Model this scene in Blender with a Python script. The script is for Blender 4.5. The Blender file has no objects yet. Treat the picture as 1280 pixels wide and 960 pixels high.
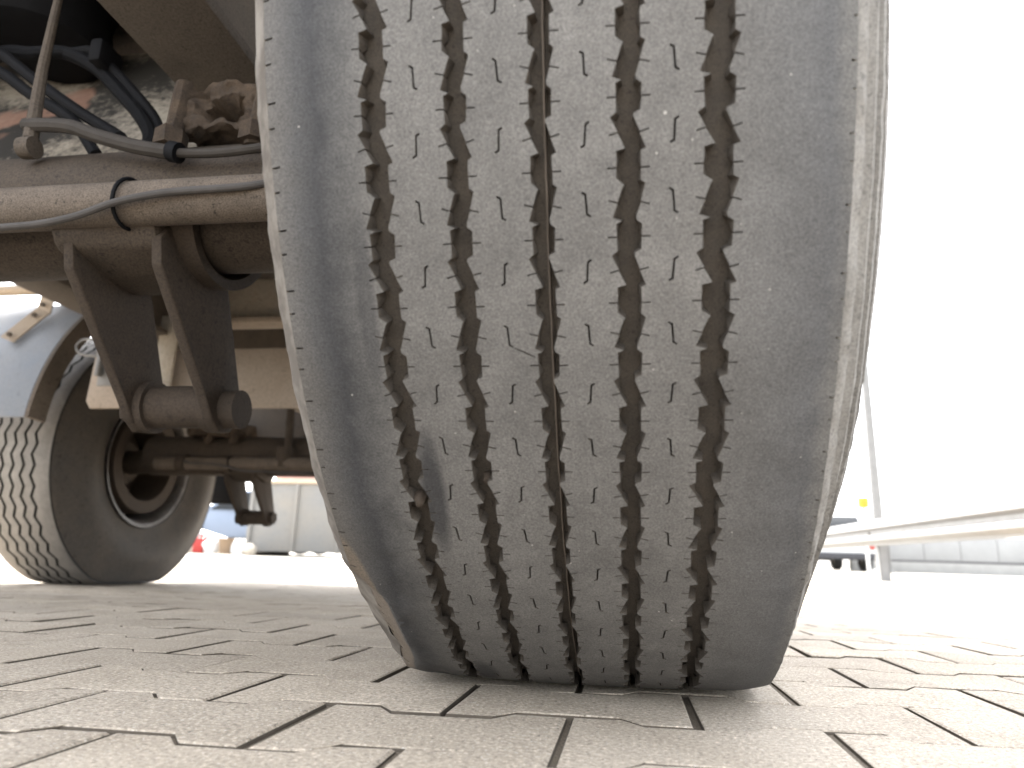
import bpy, bmesh, math, random
from mathutils import Vector, Matrix, noise, geometry
random.seed(7)
S = bpy.context.scene
COL = S.collection
R_ = math.radians

# ------------------------------------------------------------------ camera
F, PITCH, YAW, ROLL = 884.57, 0.24072, 0.16489, 0.031036
cd = bpy.data.cameras.new("camera"); cam = bpy.data.objects.new("camera", cd); COL.objects.link(cam)
cp, sp_, cy, sy = math.cos(PITCH), math.sin(PITCH), math.cos(YAW), math.sin(YAW)
fw = Vector((-sy*cp, cy*cp, sp_)); rt = Vector((cy, sy, 0)); up = rt.cross(fw)
rt2 = math.cos(ROLL)*rt + math.sin(ROLL)*up; up2 = -math.sin(ROLL)*rt + math.cos(ROLL)*up
CAM = Vector((0.03866, -0.77881, 0.10051))
cam.matrix_world = Matrix(((rt2.x, up2.x, -fw.x, CAM.x), (rt2.y, up2.y, -fw.y, CAM.y), (rt2.z, up2.z, -fw.z, CAM.z), (0, 0, 0, 1)))
cd.sensor_width = 36; cd.lens = F*36/1280; cd.clip_start = 0.01; cd.clip_end = 2000
cd.dof.use_dof = True; cd.dof.focus_distance = 0.56; cd.dof.aperture_fstop = 8.0
S.camera = cam

# ------------------------------------------------------------------ light
SUN_EL, SUN_AZ = R_(52), R_(-30)          # azimuth measured from +Y towards +X
w = bpy.data.worlds.new("World"); S.world = w; w.use_nodes = True
nt = w.node_tree; bg = nt.nodes["Background"]
sky = nt.nodes.new("ShaderNodeTexSky"); sky.sky_type = 'NISHITA'; sky.sun_disc = False
sky.sun_elevation = SUN_EL; sky.sun_rotation = SUN_AZ; sky.dust_density = 3.0; sky.air_density = 1.0; sky.ozone_density = 1.0
hs = nt.nodes.new("ShaderNodeHueSaturation"); hs.inputs["Saturation"].default_value = 0.25      # hazy white sky
nt.links.new(sky.outputs[0], hs.inputs["Color"]); nt.links.new(hs.outputs[0], bg.inputs[0]); bg.inputs[1].default_value = 0.15
sl = bpy.data.lights.new("sun", 'SUN'); sl.energy = 2.5; sl.angle = R_(11); sl.color = (1, 0.95, 0.88)
so = bpy.data.objects.new("sun", sl); COL.objects.link(so)
d = Vector((math.sin(SUN_AZ)*math.cos(SUN_EL), math.cos(SUN_AZ)*math.cos(SUN_EL), math.sin(SUN_EL)))
so.rotation_euler = d.to_track_quat('Z', 'Y').to_euler(); so.location = d*30
S.view_settings.view_transform = 'Standard'; S.view_settings.look = 'None'
S.view_settings.exposure = 3.1; S.view_settings.gamma = 1.0
S.cycles.max_bounces = 8; S.cycles.diffuse_bounces = 5

# ------------------------------------------------------------------ helpers
class NT:
    def __init__(s, name):
        s.m = bpy.data.materials.new(name); s.m.use_nodes = True
        s.t = s.m.node_tree; s.b = s.t.nodes["Principled BSDF"]
        s.b.inputs["Specular IOR Level"].default_value = 0.35
    def n(s, typ, **kw):
        nd = s.t.nodes.new("ShaderNode"+typ)
        for k, v in kw.items():
            if hasattr(nd, k): setattr(nd, k, v)
            else: nd.inputs[k.replace("_", " ")].default_value = v
        return nd
    def l(s, a, b): s.t.links.new(a, b)
    def noise(s, co, scale, detail=4, rough=.6):
        nd = s.n("TexNoise"); nd.inputs["Scale"].default_value = scale; nd.inputs["Detail"].default_value = detail
        nd.inputs["Roughness"].default_value = rough; s.l(co, nd.inputs["Vector"]); return nd.outputs["Fac"]
    def ramp(s, fac, stops, interp='LINEAR'):
        nd = s.n("ValToRGB"); e = nd.color_ramp.elements; nd.color_ramp.interpolation = interp
        while len(e) < len(stops): e.new(0.5)
        for el, (p, c) in zip(e, stops):
            el.position = p; el.color = (c, c, c, 1) if not isinstance(c, tuple) else (*c, 1)
        s.l(fac, nd.inputs[0]); return nd.outputs[0]
    def math(s, op, a, b=None, clamp=False):
        nd = s.n("Math", operation=op); nd.use_clamp = clamp
        for i, v in enumerate((a, b)):
            if v is None: continue
            if isinstance(v, (int, float)): nd.inputs[i].default_value = v
            else: s.l(v, nd.inputs[i])
        return nd.outputs[0]
    def mix(s, fac, a, b, typ='MIX'):
        nd = s.n("MixRGB", blend_type=typ)
        for i, v in ((0, fac), (1, a), (2, b)):
            if isinstance(v, (int, float)): nd.inputs[i].default_value = v
            elif isinstance(v, tuple): nd.inputs[i].default_value = (*v, 1)
            else: s.l(v, nd.inputs[i])
        return nd.outputs[0]
    def out(s, col, rough=.8, bump=None, strength=.3, dist=.001, metal=0):
        if isinstance(col, tuple): s.b.inputs["Base Color"].default_value = (*col, 1)
        else: s.l(col, s.b.inputs["Base Color"])
        if isinstance(rough, (int, float)): s.b.inputs["Roughness"].default_value = rough
        else: s.l(rough, s.b.inputs["Roughness"])
        s.b.inputs["Metallic"].default_value = metal
        if bump is not None:
            bn = s.n("Bump"); bn.inputs["Strength"].default_value = strength; bn.inputs["Distance"].default_value = dist
            s.l(bump, bn.inputs["Height"]); s.l(bn.outputs[0], s.b.inputs["Normal"])
        return s.m
def obco(t): return t.n("TexCoord").outputs["Object"]
def wpos(t): return t.n("NewGeometry").outputs["Position"]

def m_dirty(name, base, dirt, scale=9, amt=.5, rough=.8, metal=0, speck=.6, bump=.4):
    t = NT(name); co = wpos(t)
    n1 = t.noise(co, scale, 6, .65); n2 = t.noise(co, scale*9, 5, .7)
    f = t.ramp(t.math('ADD', t.math('MULTIPLY', n1, .7), t.math('MULTIPLY', n2, .3)), [(max(0, .5-amt*.3), 0.), (min(1, .5+amt*.3), 1.)])
    c = t.mix(f, base, dirt)
    sp = t.ramp(t.noise(co, scale*28, 3, .6), [(.3, 1-speck*.6), (.55, 1.), (.75, 1+speck*.25)])
    c = t.mix(1., c, sp, 'MULTIPLY')
    c = t.mix(1., c, t.ramp(t.noise(co, scale*7, 3, .6), [(.30, 1-speck*.55), (.40, 1.)]), 'MULTIPLY')
    return t.out(c, rough, t.math('ADD', n2, t.noise(co, scale*40, 2)), bump, .0015, metal)
def m_plain(name, col, rough=.6, metal=0, var=.25, scale=30, spec=.3):
    t = NT(name); co = wpos(t); t.b.inputs['Specular IOR Level'].default_value = spec
    v = t.ramp(t.noise(co, scale, 5, .65), [(.25, 1-var), (.75, 1+var)])
    return t.out(t.mix(1., col, v, 'MULTIPLY'), rough, t.noise(co, scale*6, 3), .15, .001, metal)

def link_mesh(name, verts, faces, mats, parent=None, midx=None, smooth=None, loc=None):
    me = bpy.data.meshes.new(name); me.from_pydata([tuple(v) for v in verts], [], faces)
    for m in (mats if isinstance(mats, (list, tuple)) else [mats]): me.materials.append(m)
    if midx: me.polygons.foreach_set("material_index", midx)
    if smooth is not None:
        me.polygons.foreach_set("use_smooth", [True]*len(me.polygons)); me.update()
        me.set_sharp_from_angle(angle=R_(smooth))
    me.update()
    o = bpy.data.objects.new(name, me); COL.objects.link(o)
    if parent is not None: o.parent = parent
    if loc is not None: o.location = loc
    return o

class MB:
    """collects simple shapes into one bmesh"""
    def __init__(s): s.bm = bmesh.new()
    def box(s, lo, hi, bev=0, mat=None, mi=0):
        lo, hi = Vector(lo), Vector(hi)
        r = bmesh.ops.create_cube(s.bm, size=1); vs = r['verts']
        M = Matrix.Translation((lo+hi)/2) @ Matrix.Diagonal((*(hi-lo), 1))
        if mat is not None: M = mat @ M
        bmesh.ops.transform(s.bm, matrix=M, verts=vs)
        fs = {f for v in vs for f in v.link_faces}
        for f in fs: f.material_index = mi
        if bev:
            es = list({e for v in vs for e in v.link_edges})
            bmesh.ops.bevel(s.bm, geom=es, offset=bev, segments=2, affect='EDGES', profile=.5)
        return s
    def tube(s, pts, r, n=12, cap=True, mi=0):
        pts = [Vector(p) for p in pts]; rings = []
        ref = None
        for i, p in enumerate(pts):
            a = pts[max(0, i-1)]; b = pts[min(len(pts)-1, i+1)]; t = (b-a).normalized()
            if ref is None: ref = t.orthogonal().normalized()
            ref = (ref - t*ref.dot(t)).normalized(); q = t.cross(ref)
            rr = r[i] if isinstance(r, (list, tuple)) else r
            rings.append([s.bm.verts.new(p+rr*(math.cos(2*math.pi*k/n)*ref+math.sin(2*math.pi*k/n)*q)) for k in range(n)])
        for A, B in zip(rings, rings[1:]):
            for k in range(n): s.bm.faces.new((A[k], A[(k+1) % n], B[(k+1) % n], B[k])).material_index = mi
        if cap:
            s.bm.faces.new(rings[0][::-1]).material_index = mi; s.bm.faces.new(rings[-1]).material_index = mi
        return s
    def prism(s, poly, axis, a, b, bev=0, mi=0):
        """poly in the two other axes, extruded along axis from a to b"""
        def P(p, v):
            return {'x': (v, p[0], p[1]), 'y': (p[0], v, p[1]), 'z': (p[0], p[1], v)}[axis]
        A = [s.bm.verts.new(P(p, a)) for p in poly]; B = [s.bm.verts.new(P(p, b)) for p in poly]
        n = len(poly); fs = [s.bm.faces.new(A), s.bm.faces.new(B[::-1])]
        for k in range(n): fs.append(s.bm.faces.new((A[k], B[k], B[(k+1) % n], A[(k+1) % n])))
        for f in fs: f.material_index = mi
        if bev:
            bmesh.ops.bevel(s.bm, geom=list({e for f in fs for e in f.edges}), offset=bev, segments=2, affect='EDGES', profile=.5)
        return s
    def lathe(s, prof, axis, centre, n=48, mi=0):
        """prof: (along, radius) list"""
        c = Vector(centre); rings = []
        for a, r in prof:
            ring = []
            for k in range(n):
                t = 2*math.pi*k/n; u, v = r*math.cos(t), r*math.sin(t)
                ring.append(s.bm.verts.new(c + Vector({'x': (a, u, v), 'y': (u, a, v), 'z': (u, v, a)}[axis])))
            rings.append(ring)
        for A, B in zip(rings, rings[1:]):
            for k in range(n): s.bm.faces.new((A[k], A[(k+1) % n], B[(k+1) % n], B[k])).material_index = mi
        return s
    def warp(s, amp, scale):
        for v in s.bm.verts:
            v.co += Vector(noise.noise_vector(v.co*scale))*amp
        return s
    def build(s, name, mats, parent=None, smooth=35, loc=None):
        bmesh.ops.recalc_face_normals(s.bm, faces=s.bm.faces)
        me = bpy.data.meshes.new(name); s.bm.to_mesh(me); s.bm.free()
        for m in (mats if isinstance(mats, (list, tuple)) else [mats]): me.materials.append(m)
        if smooth is not None:
            me.polygons.foreach_set("use_smooth", [True]*len(me.polygons)); me.set_sharp_from_angle(angle=R_(smooth))
        o = bpy.data.objects.new(name, me); COL.objects.link(o)
        if parent is not None: o.parent = parent
        if loc is not None: o.location = loc
        return o
def tag(o, label=None, cat=None, group=None, kind=None):
    for k, v in (('label', label), ('category', cat), ('group', group), ('kind', kind)):
        if v: o[k] = v
    return o
def empty(name, loc=(0, 0, 0), parent=None):
    o = bpy.data.objects.new(name, None); COL.objects.link(o); o.location = loc; o.empty_display_size = .1
    if parent is not None: o.parent = parent
    return o
def copy_tree(o, parent=None):
    c = o.copy(); COL.objects.link(c); c.parent = parent
    for ch in list(o.children): copy_tree(ch, c)
    return c
def spline(pts, n=6):
    """Catmull-Rom through the points"""
    pts = [Vector(p) for p in pts]; out = []
    P = [pts[0]*2-pts[1]] + pts + [pts[-1]*2-pts[-2]]
    for i in range(1, len(P)-2):
        for k in range(n):
            t = k/n; a, b, c, d_ = P[i-1], P[i], P[i+1], P[i+2]
            out.append(.5*((2*b)+(c-a)*t+(2*a-5*b+4*c-d_)*t*t+(3*b-a-3*c+d_)*t**3))
    out.append(pts[-1]); return out
def smooth(a, b, x):
    t = min(1, max(0, (x-a)/(b-a))); return t*t*(3-2*t)
def gz(y):
    """the yard dips a little for drainage under the trailer, then rises again"""
    return -.055*smooth(.2, 2.0, y) + .055*smooth(5, 12, y) + .04*smooth(11, 18, y)

# ------------------------------------------------------------------ materials
def mat_paver(name):
    t = NT(name); co = wpos(t)
    big = t.noise(co, 2.2, 4, .6); mid = t.noise(co, 14, 5, .7); fine = t.noise(co, 330, 4, .8); grit = t.noise(co, 520, 2, .6)
    c = t.mix(t.ramp(big, [(.3, 0.), (.7, 1.)]), (.36, .302, .232), (.45, .385, .308))
    c = t.mix(t.math('MULTIPLY', t.ramp(mid, [(.45, 0.), (.75, 1.)]), .6), c, (.28, .23, .17))
    rnd = t.n("ObjectInfo").outputs["Random"]
    c = t.mix(1., c, t.ramp(rnd, [(0, .88), (1, 1.1)]), 'MULTIPLY')
    c = t.mix(1., c, t.ramp(fine, [(.30, .15), (.43, .84), (.57, 1.1), (.70, 2.0)]), 'MULTIPLY')
    c = t.mix(t.ramp(grit, [(.62, 0.), (.68, .8)]), c, (.62, .57, .49))
    stain = t.ramp(t.noise(co, 5.5, 6, .7), [(.60, 0.), (.72, .35)])
    c = t.mix(stain, c, (.12, .11, .085))
    h = t.math('ADD', t.math('MULTIPLY', fine, .6), t.math('MULTIPLY', t.noise(co, 120, 4, .7), .8))
    return t.out(c, .85, h, .8, .0016)
M = {}
M['paver'] = mat_paver("concrete_paver")
t = NT("joint_sand"); co = wpos(t)
c = t.mix(t.ramp(t.noise(co, 9, 4), [(.58, 0.), (.72, .5)]), (.165, .135, .10), (.11, .12, .05))
M['sand'] = t.out(t.mix(1., c, t.ramp(t.noise(co, 700, 2), [(.3, .5), (.7, 1.5)]), 'MULTIPLY'), .95, t.noise(co, 500, 3), .6, .002)
M['dirt'] = m_plain("joint_dirt", (.075, .061, .046), .95)
t = NT("yard_ground"); co = wpos(t)
M['ground'] = t.out(t.mix(1., (.28, .26, .225), t.ramp(t.noise(co, 1.3, 8, .7), [(.3, .8), (.7, 1.15)]), 'MULTIPLY'), .9, t.noise(co, 60, 5), .4, .004)

def mat_tread(name, stops, marks=False):
    """worn rubber: bare and dark near the shoulders, dust-grey over the ribs"""
    t = NT(name); co = obco(t)
    x = t.n("SeparateXYZ"); t.l(co, x.inputs[0])
    lowf = t.noise(co, 7, 5, .7); mid = t.noise(co, 45, 5, .75)
    u = t.math('ADD', x.outputs[0], t.math('MULTIPLY', t.math('SUBTRACT', lowf, .5), .030))
    u = t.math('ADD', u, t.math('MULTIPLY', t.math('SUBTRACT', mid, .5), .012))
    f = t.math('ADD', t.math('MULTIPLY', u, 2.5), .5)
    c = t.ramp(f, [(p*2.5+.5, q) for p, q in stops])
    c = t.mix(1., c, t.ramp(mid, [(.25, .82), (.75, 1.18)]), 'MULTIPLY')
    c = t.mix(1., c, t.ramp(t.noise(co, 14, 6, .7), [(.3, .82), (.7, 1.16)]), 'MULTIPLY')
    if marks:
        yz = t.n("Mapping"); t.l(co, yz.inputs[0])
        ang = t.math('ARCTAN2', x.outputs[2], t.math('MULTIPLY', x.outputs[1], -1))
        wob = t.math('ADD', t.math('MULTIPLY', t.math('SUBTRACT', lowf, .5), .05), t.math('MULTIPLY', t.math('SUBTRACT', mid, .5), .02))
        for u0, a0, ru, ra, k_, colr in ((-.0705, -.765, .0085, .095, .8, (.02, .02, .022)), (-.069, -1.16, .012, .06, .7, (.02, .02, .022)), (-.093, -.55, .006, .10, .5, (.025, .025, .027)), (-.142, -1.03, .0215, .20, .9, (.150, .121, .093))):  # two dark stains, painted groove-wall shading, then the brown torn patch
            du = t.math('DIVIDE', t.math('SUBTRACT', x.outputs[0], u0), ru); da = t.math('DIVIDE', t.math('SUBTRACT', t.math('ADD', ang, wob), a0), ra)
            e_ = t.math('ADD', t.math('MULTIPLY', du, du), t.math('MULTIPLY', da, da))
            c = t.mix(t.math('MULTIPLY', t.ramp(e_, [(.25 if colr[0] < .1 else .8, 1.), (1., 0.)]), k_), c, colr)
    # streaks that run round the tyre
    mp = t.n("Mapping"); mp.inputs["Scale"].default_value = (90, 5, 5); t.l(co, mp.inputs[0])
    c = t.mix(1., c, t.ramp(t.noise(mp.outputs[0], 1, 4, .6), [(.3, .96), (.7, 1.04)]), 'MULTIPLY')
    fine = t.noise(co, 900, 3, .7)
    c = t.mix(1., c, t.ramp(fine, [(.3, .62), (.5, 1.), (.70, 1.42)]), 'MULTIPLY')
    vo = t.n("TexVoronoi"); vo.inputs["Scale"].default_value = 95; t.l(co, vo.inputs["Vector"])
    dots = t.math('LESS_THAN', vo.outputs["Distance"], t.math('MULTIPLY', t.math('SUBTRACT', t.noise(co, 61, 2), .44), .30))
    c = t.mix(t.math('MULTIPLY', dots, .75), c, (.38, .36, .33))
    scuff = t.ramp(t.noise(co, 28, 7, .8), [(.68, 0.), (.76, .5)])
    c = t.mix(scuff, c, (.17, .155, .14))
    h = t.math('ADD', fine, t.noise(co, 260, 4, .7))
    return t.out(c, .72, h, .35, .0006)
K = (.036, .037, .040)
M['tread'] = mat_tread("worn_tread_rubber", [(-.170, (.21, .165, .115)), (-.141, (.10, .092, .083)), (-.132, (.088, .083, .078)), (-.122, (.058, .057, .057)), (-.113, (.036, .036, .038)),
    (-.100, (.068, .066, .064)), (-.084, (.114, .108, .101)), (.075, (.116, .110, .103)), (.096, (.104, .100, .096)), (.115, (.092, .090, .089)), (.132, (.074, .074, .076)), (.141, (.095, .092, .088))], True)
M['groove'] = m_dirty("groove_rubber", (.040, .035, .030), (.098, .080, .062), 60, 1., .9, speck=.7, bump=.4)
M['seam'] = m_plain("pale_seam", (.115, .093, .074), .8)
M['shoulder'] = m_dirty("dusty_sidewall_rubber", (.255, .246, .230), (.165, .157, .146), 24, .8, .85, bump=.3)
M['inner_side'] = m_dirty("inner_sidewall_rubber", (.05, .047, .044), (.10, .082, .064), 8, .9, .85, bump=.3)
t = NT("inner_shoulder_rubber"); co = obco(t)
f = t.ramp(t.noise(co, 26, 6, .7), [(.42, 0.), (.62, 1.)])
M['inner_shoulder'] = t.out(t.mix(f, (.10, .086, .072), (.20, .18, .155)), .85, t.noise(co, 120, 5), .5, .0015)
M['dusty_lit_tread'] = mat_tread("dusty_lit_tread_rubber", [(-.17, (.15, .143, .134)), (0., (.19, .182, .171)), (.135, (.172, .165, .155)), (.15, (.11, .103, .095))])  # part dust, part stronger light painted into the far wheel's tone
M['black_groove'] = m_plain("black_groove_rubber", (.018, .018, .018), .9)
M['rust'] = m_dirty("rusty_dirty_steel", (.095, .074, .055), (.050, .040, .032), 12, .9, .85)
M['axle'] = m_dirty("dust_covered_axle_steel", (.076, .056, .040), (.036, .028, .021), 14, .9, .85, speck=.9)
M['shaft'] = m_dirty("dust_covered_shaft_steel", (.165, .130, .100), (.070, .055, .043), 22, .9, .85, speck=1.)
M['bracket'] = m_dirty("dark_bracket_steel", (.062, .044, .030), (.030, .022, .016), 11, .9, .85)
M['lumpy'] = m_dirty("caked_rusty_mud", (.115, .080, .053), (.022, .017, .014), 34, .6, .9, bump=1.)
M['rail'] = m_dirty("dusty_chassis_paint", (.100, .081, .063), (.055, .045, .037), 10, .9, .8)
M['black'] = m_plain("black_rubber", (.008, .008, .009), .7, spec=.08)
M['hose'] = m_plain("black_hose_plastic", (.008, .008, .009), .7, spec=.10)
M['conduit'] = m_plain("grey_conduit_plastic", (.045, .039, .034), .75, spec=.15)
M['cable'] = m_plain("grey_cable_sheath", (.062, .056, .052), .7, spec=.2)
t = NT("sooty_white_paint"); co = wpos(t)
f = t.ramp(t.math('ADD', t.math('MULTIPLY', t.noise(co, 3.2, 3, .5), .6), t.math('MULTIPLY', t.noise(co, 55, 6, .75), .4)), [(.42, 0.), (.53, 1.)])
c = t.mix(f, (.40, .355, .295), (.04, .037, .034))
g2 = t.ramp(t.noise(co, 4.1, 4, .5), [(.66, 0.), (.70, .8)])
M['sooty'] = t.out(t.mix(g2, c, (.34, .20, .15)), .8, t.noise(co, 60, 4), .3, .001)
M['deck'] = m_dirty("trailer_underside_paint", (.11, .09, .07), (.06, .05, .045), 5, .9, .8)
M['guard'] = m_dirty("blue_grey_mudguard_plastic", (.122, .143, .172), (.165, .165, .168), 6, .7, .45, speck=.25, bump=.1)
M['guard_in'] = m_dirty("mudguard_flange_dirt", (.15, .12, .095), (.09, .075, .06), 9, .8, .85)
M['tan'] = m_dirty("dusty_galvanised_tube", (.42, .34, .25), (.34, .26, .18), 9, .7, .6, speck=.3)
M['beige'] = m_dirty("beige_dusty_sheet_metal", (.36, .305, .25), (.27, .215, .165), 4, .8, .75, speck=.3, bump=.15)
M['palepaint'] = m_dirty("pale_grey_dusty_paint", (.46, .44, .39), (.42, .34, .25), 4, .8, .7, speck=.3, bump=.15)
M['galv'] = m_plain("galvanised_steel", (.20, .196, .19), .55, .2, .12, 8)
M['silver'] = m_dirty("dirty_silver_wheel_paint", (.20, .19, .18), (.08, .066, .055), 9, .5, .5, .2)
M['white'] = m_plain("white_paint", (.62, .62, .61), .5, 0, .06, 3)
M['panel'] = m_plain('pale_wall_panel', (.28, .282, .28), .6, 0, .12, 1.5)
M['greysteel'] = m_dirty("grey_weathered_steel", (.17, .172, .17), (.22, .20, .17), 1.6, .7, .7, speck=.15, bump=.1)
M['concrete'] = m_plain("pale_concrete", (.30, .295, .28), .85, 0, .15, 4)
M['carblue'] = m_plain("blue_silver_car_paint", (.20, .24, .31), .3, .1, .05, 2)
M['glass'] = m_plain("dark_window_glass", (.03, .032, .034), .5, 0, .1, 2, .08)
M['plastic'] = m_plain("dark_plastic", (.05, .05, .055), .6)
M['red'] = m_plain("red_plastic", (.32, .03, .025), .4)
M['yellow'] = m_plain("yellow_plastic", (.36, .27, .03), .4)
M['orange'] = m_plain("orange_plastic", (.20, .14, .09), .5)
M['pinkred'] = m_plain("faded_red_paint", (.6, .25, .23), .6)
M['rubber'] = m_plain("car_tyre_rubber", (.03, .03, .03), .8)
M['pebble'] = m_dirty("brown_stone", (.060, .043, .029), (.04, .030, .022), 140, .8, .8)

# ------------------------------------------------------------------ setting: ground and paving
ys = [-8, -4, -2, -1] + [i*.25 for i in range(-3, 50)] + [13, 14, 15, 16, 18, 20, 30, 60, 150, 500]
xs = [-400, -100, -40, -20, -10, -5, -2, 0, 2, 5, 10, 20, 40, 100, 400]
V = [(x, y, gz(y)-.016) for y in ys for x in xs]; n = len(xs)
Fc = [(j*n+i, j*n+i+1, (j+1)*n+i+1, (j+1)*n+i) for j in range(len(ys)-1) for i in range(n-1)]
pave = link_mesh("ground", V, Fc, M['ground'], smooth=30); tag(pave, kind='structure')
ysb = [-1.3+.1*i for i in range(76)]
V = [(x, y, gz(y)-.0028) for y in ysb for x in (-5.2, -1, 2, 6.2)]
Fc = [(j*4+i, j*4+i+1, (j+1)*4+i+1, (j+1)*4+i) for j in range(len(ysb)-1) for i in range(3)]
bed = link_mesh("joint_sand", V, Fc, M['sand'], pave); tag(bed, kind='stuff')
PX, PY, SH = .163, .1025, .05
def stone_outline(gx, gy):
    """bone-shaped interlocking block, wavy long sides"""
    hx = PX/2; A = .009
    top = []
    for x, yy in ((-hx+gx, A), (-hx*.60, A), (-hx*.44, -A), (hx*.42, -A), (hx*.58, A), (hx-gx, A)):
        top.append((x, PY/2+yy-gy))
    return top[::-1] + [(x, -y) for x, y in top]
def stone_geo(seed):
    rnd = random.Random(seed)
    o = stone_outline(.0018, .0012)                 # counter-clockwise seen from above
    rings = []
    for inset, z in ((0, -.03), (0, -.0030), (.0010, -.0007), (.0024, 0)):
        ring = []
        for i, (x, y) in enumerate(o):
            k = 1-inset/.05
            xx = x - math.copysign(inset, x); yy = y - math.copysign(inset, y)
            if z > -.02: xx += rnd.uniform(-.0005, .0005); yy += rnd.uniform(-.0005, .0005)
            ring.append((xx, yy+SH*xx, z+(rnd.uniform(-.0003, .0003) if z > -.02 else 0)))
        rings.append(ring)
    n = len(o); V = [p for r in rings for p in r]; Fc = []
    for j in range(3):
        for i in range(n): Fc.append((j*n+i, j*n+(i+1) % n, (j+1)*n+(i+1) % n, (j+1)*n+i))
    b = 3*n                                         # top: strips across the block
    for i in range(n//2-1): Fc.append((b+i, b+i+1, b+n-2-i, b+n-1-i))
    return V, Fc, [1]*(2*n)+[0]*(len(Fc)-2*n)
GEO = [stone_geo(i) for i in range(6)]
stone_me = []
for V, Fc, mi in GEO:
    me = bpy.data.meshes.new("paving_stone"); me.from_pydata(V, [], Fc); me.materials.append(M['paver']); me.materials.append(M['dirt']); me.polygons.foreach_set("material_index", mi); me.update(); stone_me.append(me)
slots = []
for r in range(-8, 58):
    for c in range(-32, 40):
        x = (c+(.5 if r % 2 == 0 else 0)+.5)*PX
        y = -.281+PY*(r+.5)+SH*x
        if y < -1.2 or y > 5.6 or x < -5 or x > 6: continue
        v = Vector((x, y, gz(y)))-CAM; z = v.dot(fw)
        px = 640+F*v.dot(rt2)/z if z > .05 else 1e9; py = 480-F*v.dot(up2)/z if z > .05 else 1e9
        vis = z > .2 and -70 < px < 1350 and py < 1010
        slots.append((0 if vis else 1, v.length, x, y))
slots.sort()
rnd = random.Random(3)
VS, FS, FM = [], [], []
for i, (hid, dist, x, y) in enumerate(slots):
    g = rnd.randrange(6); z = gz(y)+rnd.uniform(-.0006, .0006); rx, ry = rnd.gauss(0, .004), rnd.gauss(0, .004)
    if i < 300 and not hid:
        o = bpy.data.objects.new("paving_stone", stone_me[g]); COL.objects.link(o); o.parent = pave
        o.location = (x+rnd.uniform(-.0006, .0006), y+rnd.uniform(-.0006, .0006), z)
        slope = math.atan((gz(y+.05)-gz(y-.05))/.1); o.rotation_euler = (slope+rx, ry, rnd.gauss(0, .004))
    else:
        b = len(VS); sl_ = (gz(y+.05)-gz(y-.05))/.1
        VS += [(x+a, y+b_, z+c_+sl_*b_+a*ry+b_*rx) for a, b_, c_ in GEO[g][0]]; FS += [tuple(b+k for k in f) for f in GEO[g][1]]; FM += GEO[g][2]
o = link_mesh("paving_stones", VS, FS, [M['paver'], M['dirt']], pave, FM); tag(o, kind='stuff')

# ------------------------------------------------------------------ tyres
RT, LOADED = .53, .50
SP = .0314239; L = 2*math.pi*RT/212; PH = -.2853775; NPER = 53
TH0 = PH + .5*L/RT
PITCHG = .04055
def crown(u):
    a = abs(u); r = RT - .0016*(a/.1)**2
    if u > 0: r -= .9*max(0, a-.115)**1.5
    else: r -= .9*max(0, a-.118)**1.5
    return r
def gouge(u, r, th):
    """torn-off piece of the inner shoulder: radius limited along a slanting cut; returns (radius, how deep)"""
    wth = smooth(-.86, -.98, th) if th > -1.04 else smooth(-1.26, -1.12, th)
    if u > -.10 or wth <= 0: return r, 0
    lim = .5272-.72*max(0, -u-.1170-.022*(1-wth))-.0025*wth*noise.noise((u*90, th*22, 3.))
    return (lim, wth) if lim < r else (r, 0)
def contact(x, y, z, r):
    """flatten the bottom of the tyre on the ground and let it bulge (axle centre is the origin)"""
    if z > -.2: return x, y, z
    q = RT*RT-y*y
    zt = -math.sqrt(q) if q > 0 else 0
    e = (-LOADED+.0006)-zt
    k = .006; push = k*math.log1p(math.exp(min(60, e/k)))
    wgt = smooth(.33, .50, r)
    phi = math.atan2(y, -z)
    b = math.exp(-(phi/.42)**2)
    if x > .1405 and r > .36: x = .1405+(x-.1405)*(1-.9*(1-smooth(.36, .92, abs(phi)))*smooth(.38, .48, r))
    x *= 1 + (.035 if x < 0 else .024)*b*smooth(.45, .53, r) + .05*b*smooth(.33, .42, r)*(1-smooth(.47, .52, r))
    return x, y, z+push*wgt
def cyl(u, s, depth, wob=0):
    th = TH0 - s/RT; r = crown(u)-depth
    if u < -.10: r = gouge(u, r, (th+math.pi) % (2*math.pi)-math.pi)[0]
    p = (u, -r*math.cos(th), r*math.sin(th))
    if wob:
        nv = noise.noise_vector(Vector(p)*95); p = (p[0]+wob*nv.x, p[1], p[2]+wob*.5*nv.z)
    return contact(*p, r)
# one period of a groove's edges, in units of the block length, x in metres
LEFT = [(.06, -.0080), (.50, -.0048), (.94, -.0016), (1.02, -.0056), (1.50, -.0056), (1.80, -.0056), (1.98, -.0020), (2.06, -.0028), (2.50, -.0050), (2.93, -.0072), (3.03, -.0030), (3.10, -.0057), (3.50, -.0056), (3.92, -.0054)]
RIGHT = [(.04, .0024), (.50, .0050), (.95, .0078), (1.02, .0055), (1.50, .0055), (1.86, .0055), (1.96, .0076), (2.06, .0072), (2.50, .0053), (2.90, .0034), (3.02, .0036), (3.14, .0060), (3.50, .0058), (3.88, .0056), (3.97, .0026)]
GW = [1.10, .97, .94, 1.03, 1.21]
GX = [(k-2)*PITCHG for k in range(5)]
S0 = 1.26
def unroll(tab):
    out = []
    for w_ in (0, 4):
        for s_, x_ in tab:
            ss = s_+w_
            if S0 < ss < S0+4: out.append((ss, x_))
    return out
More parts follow.
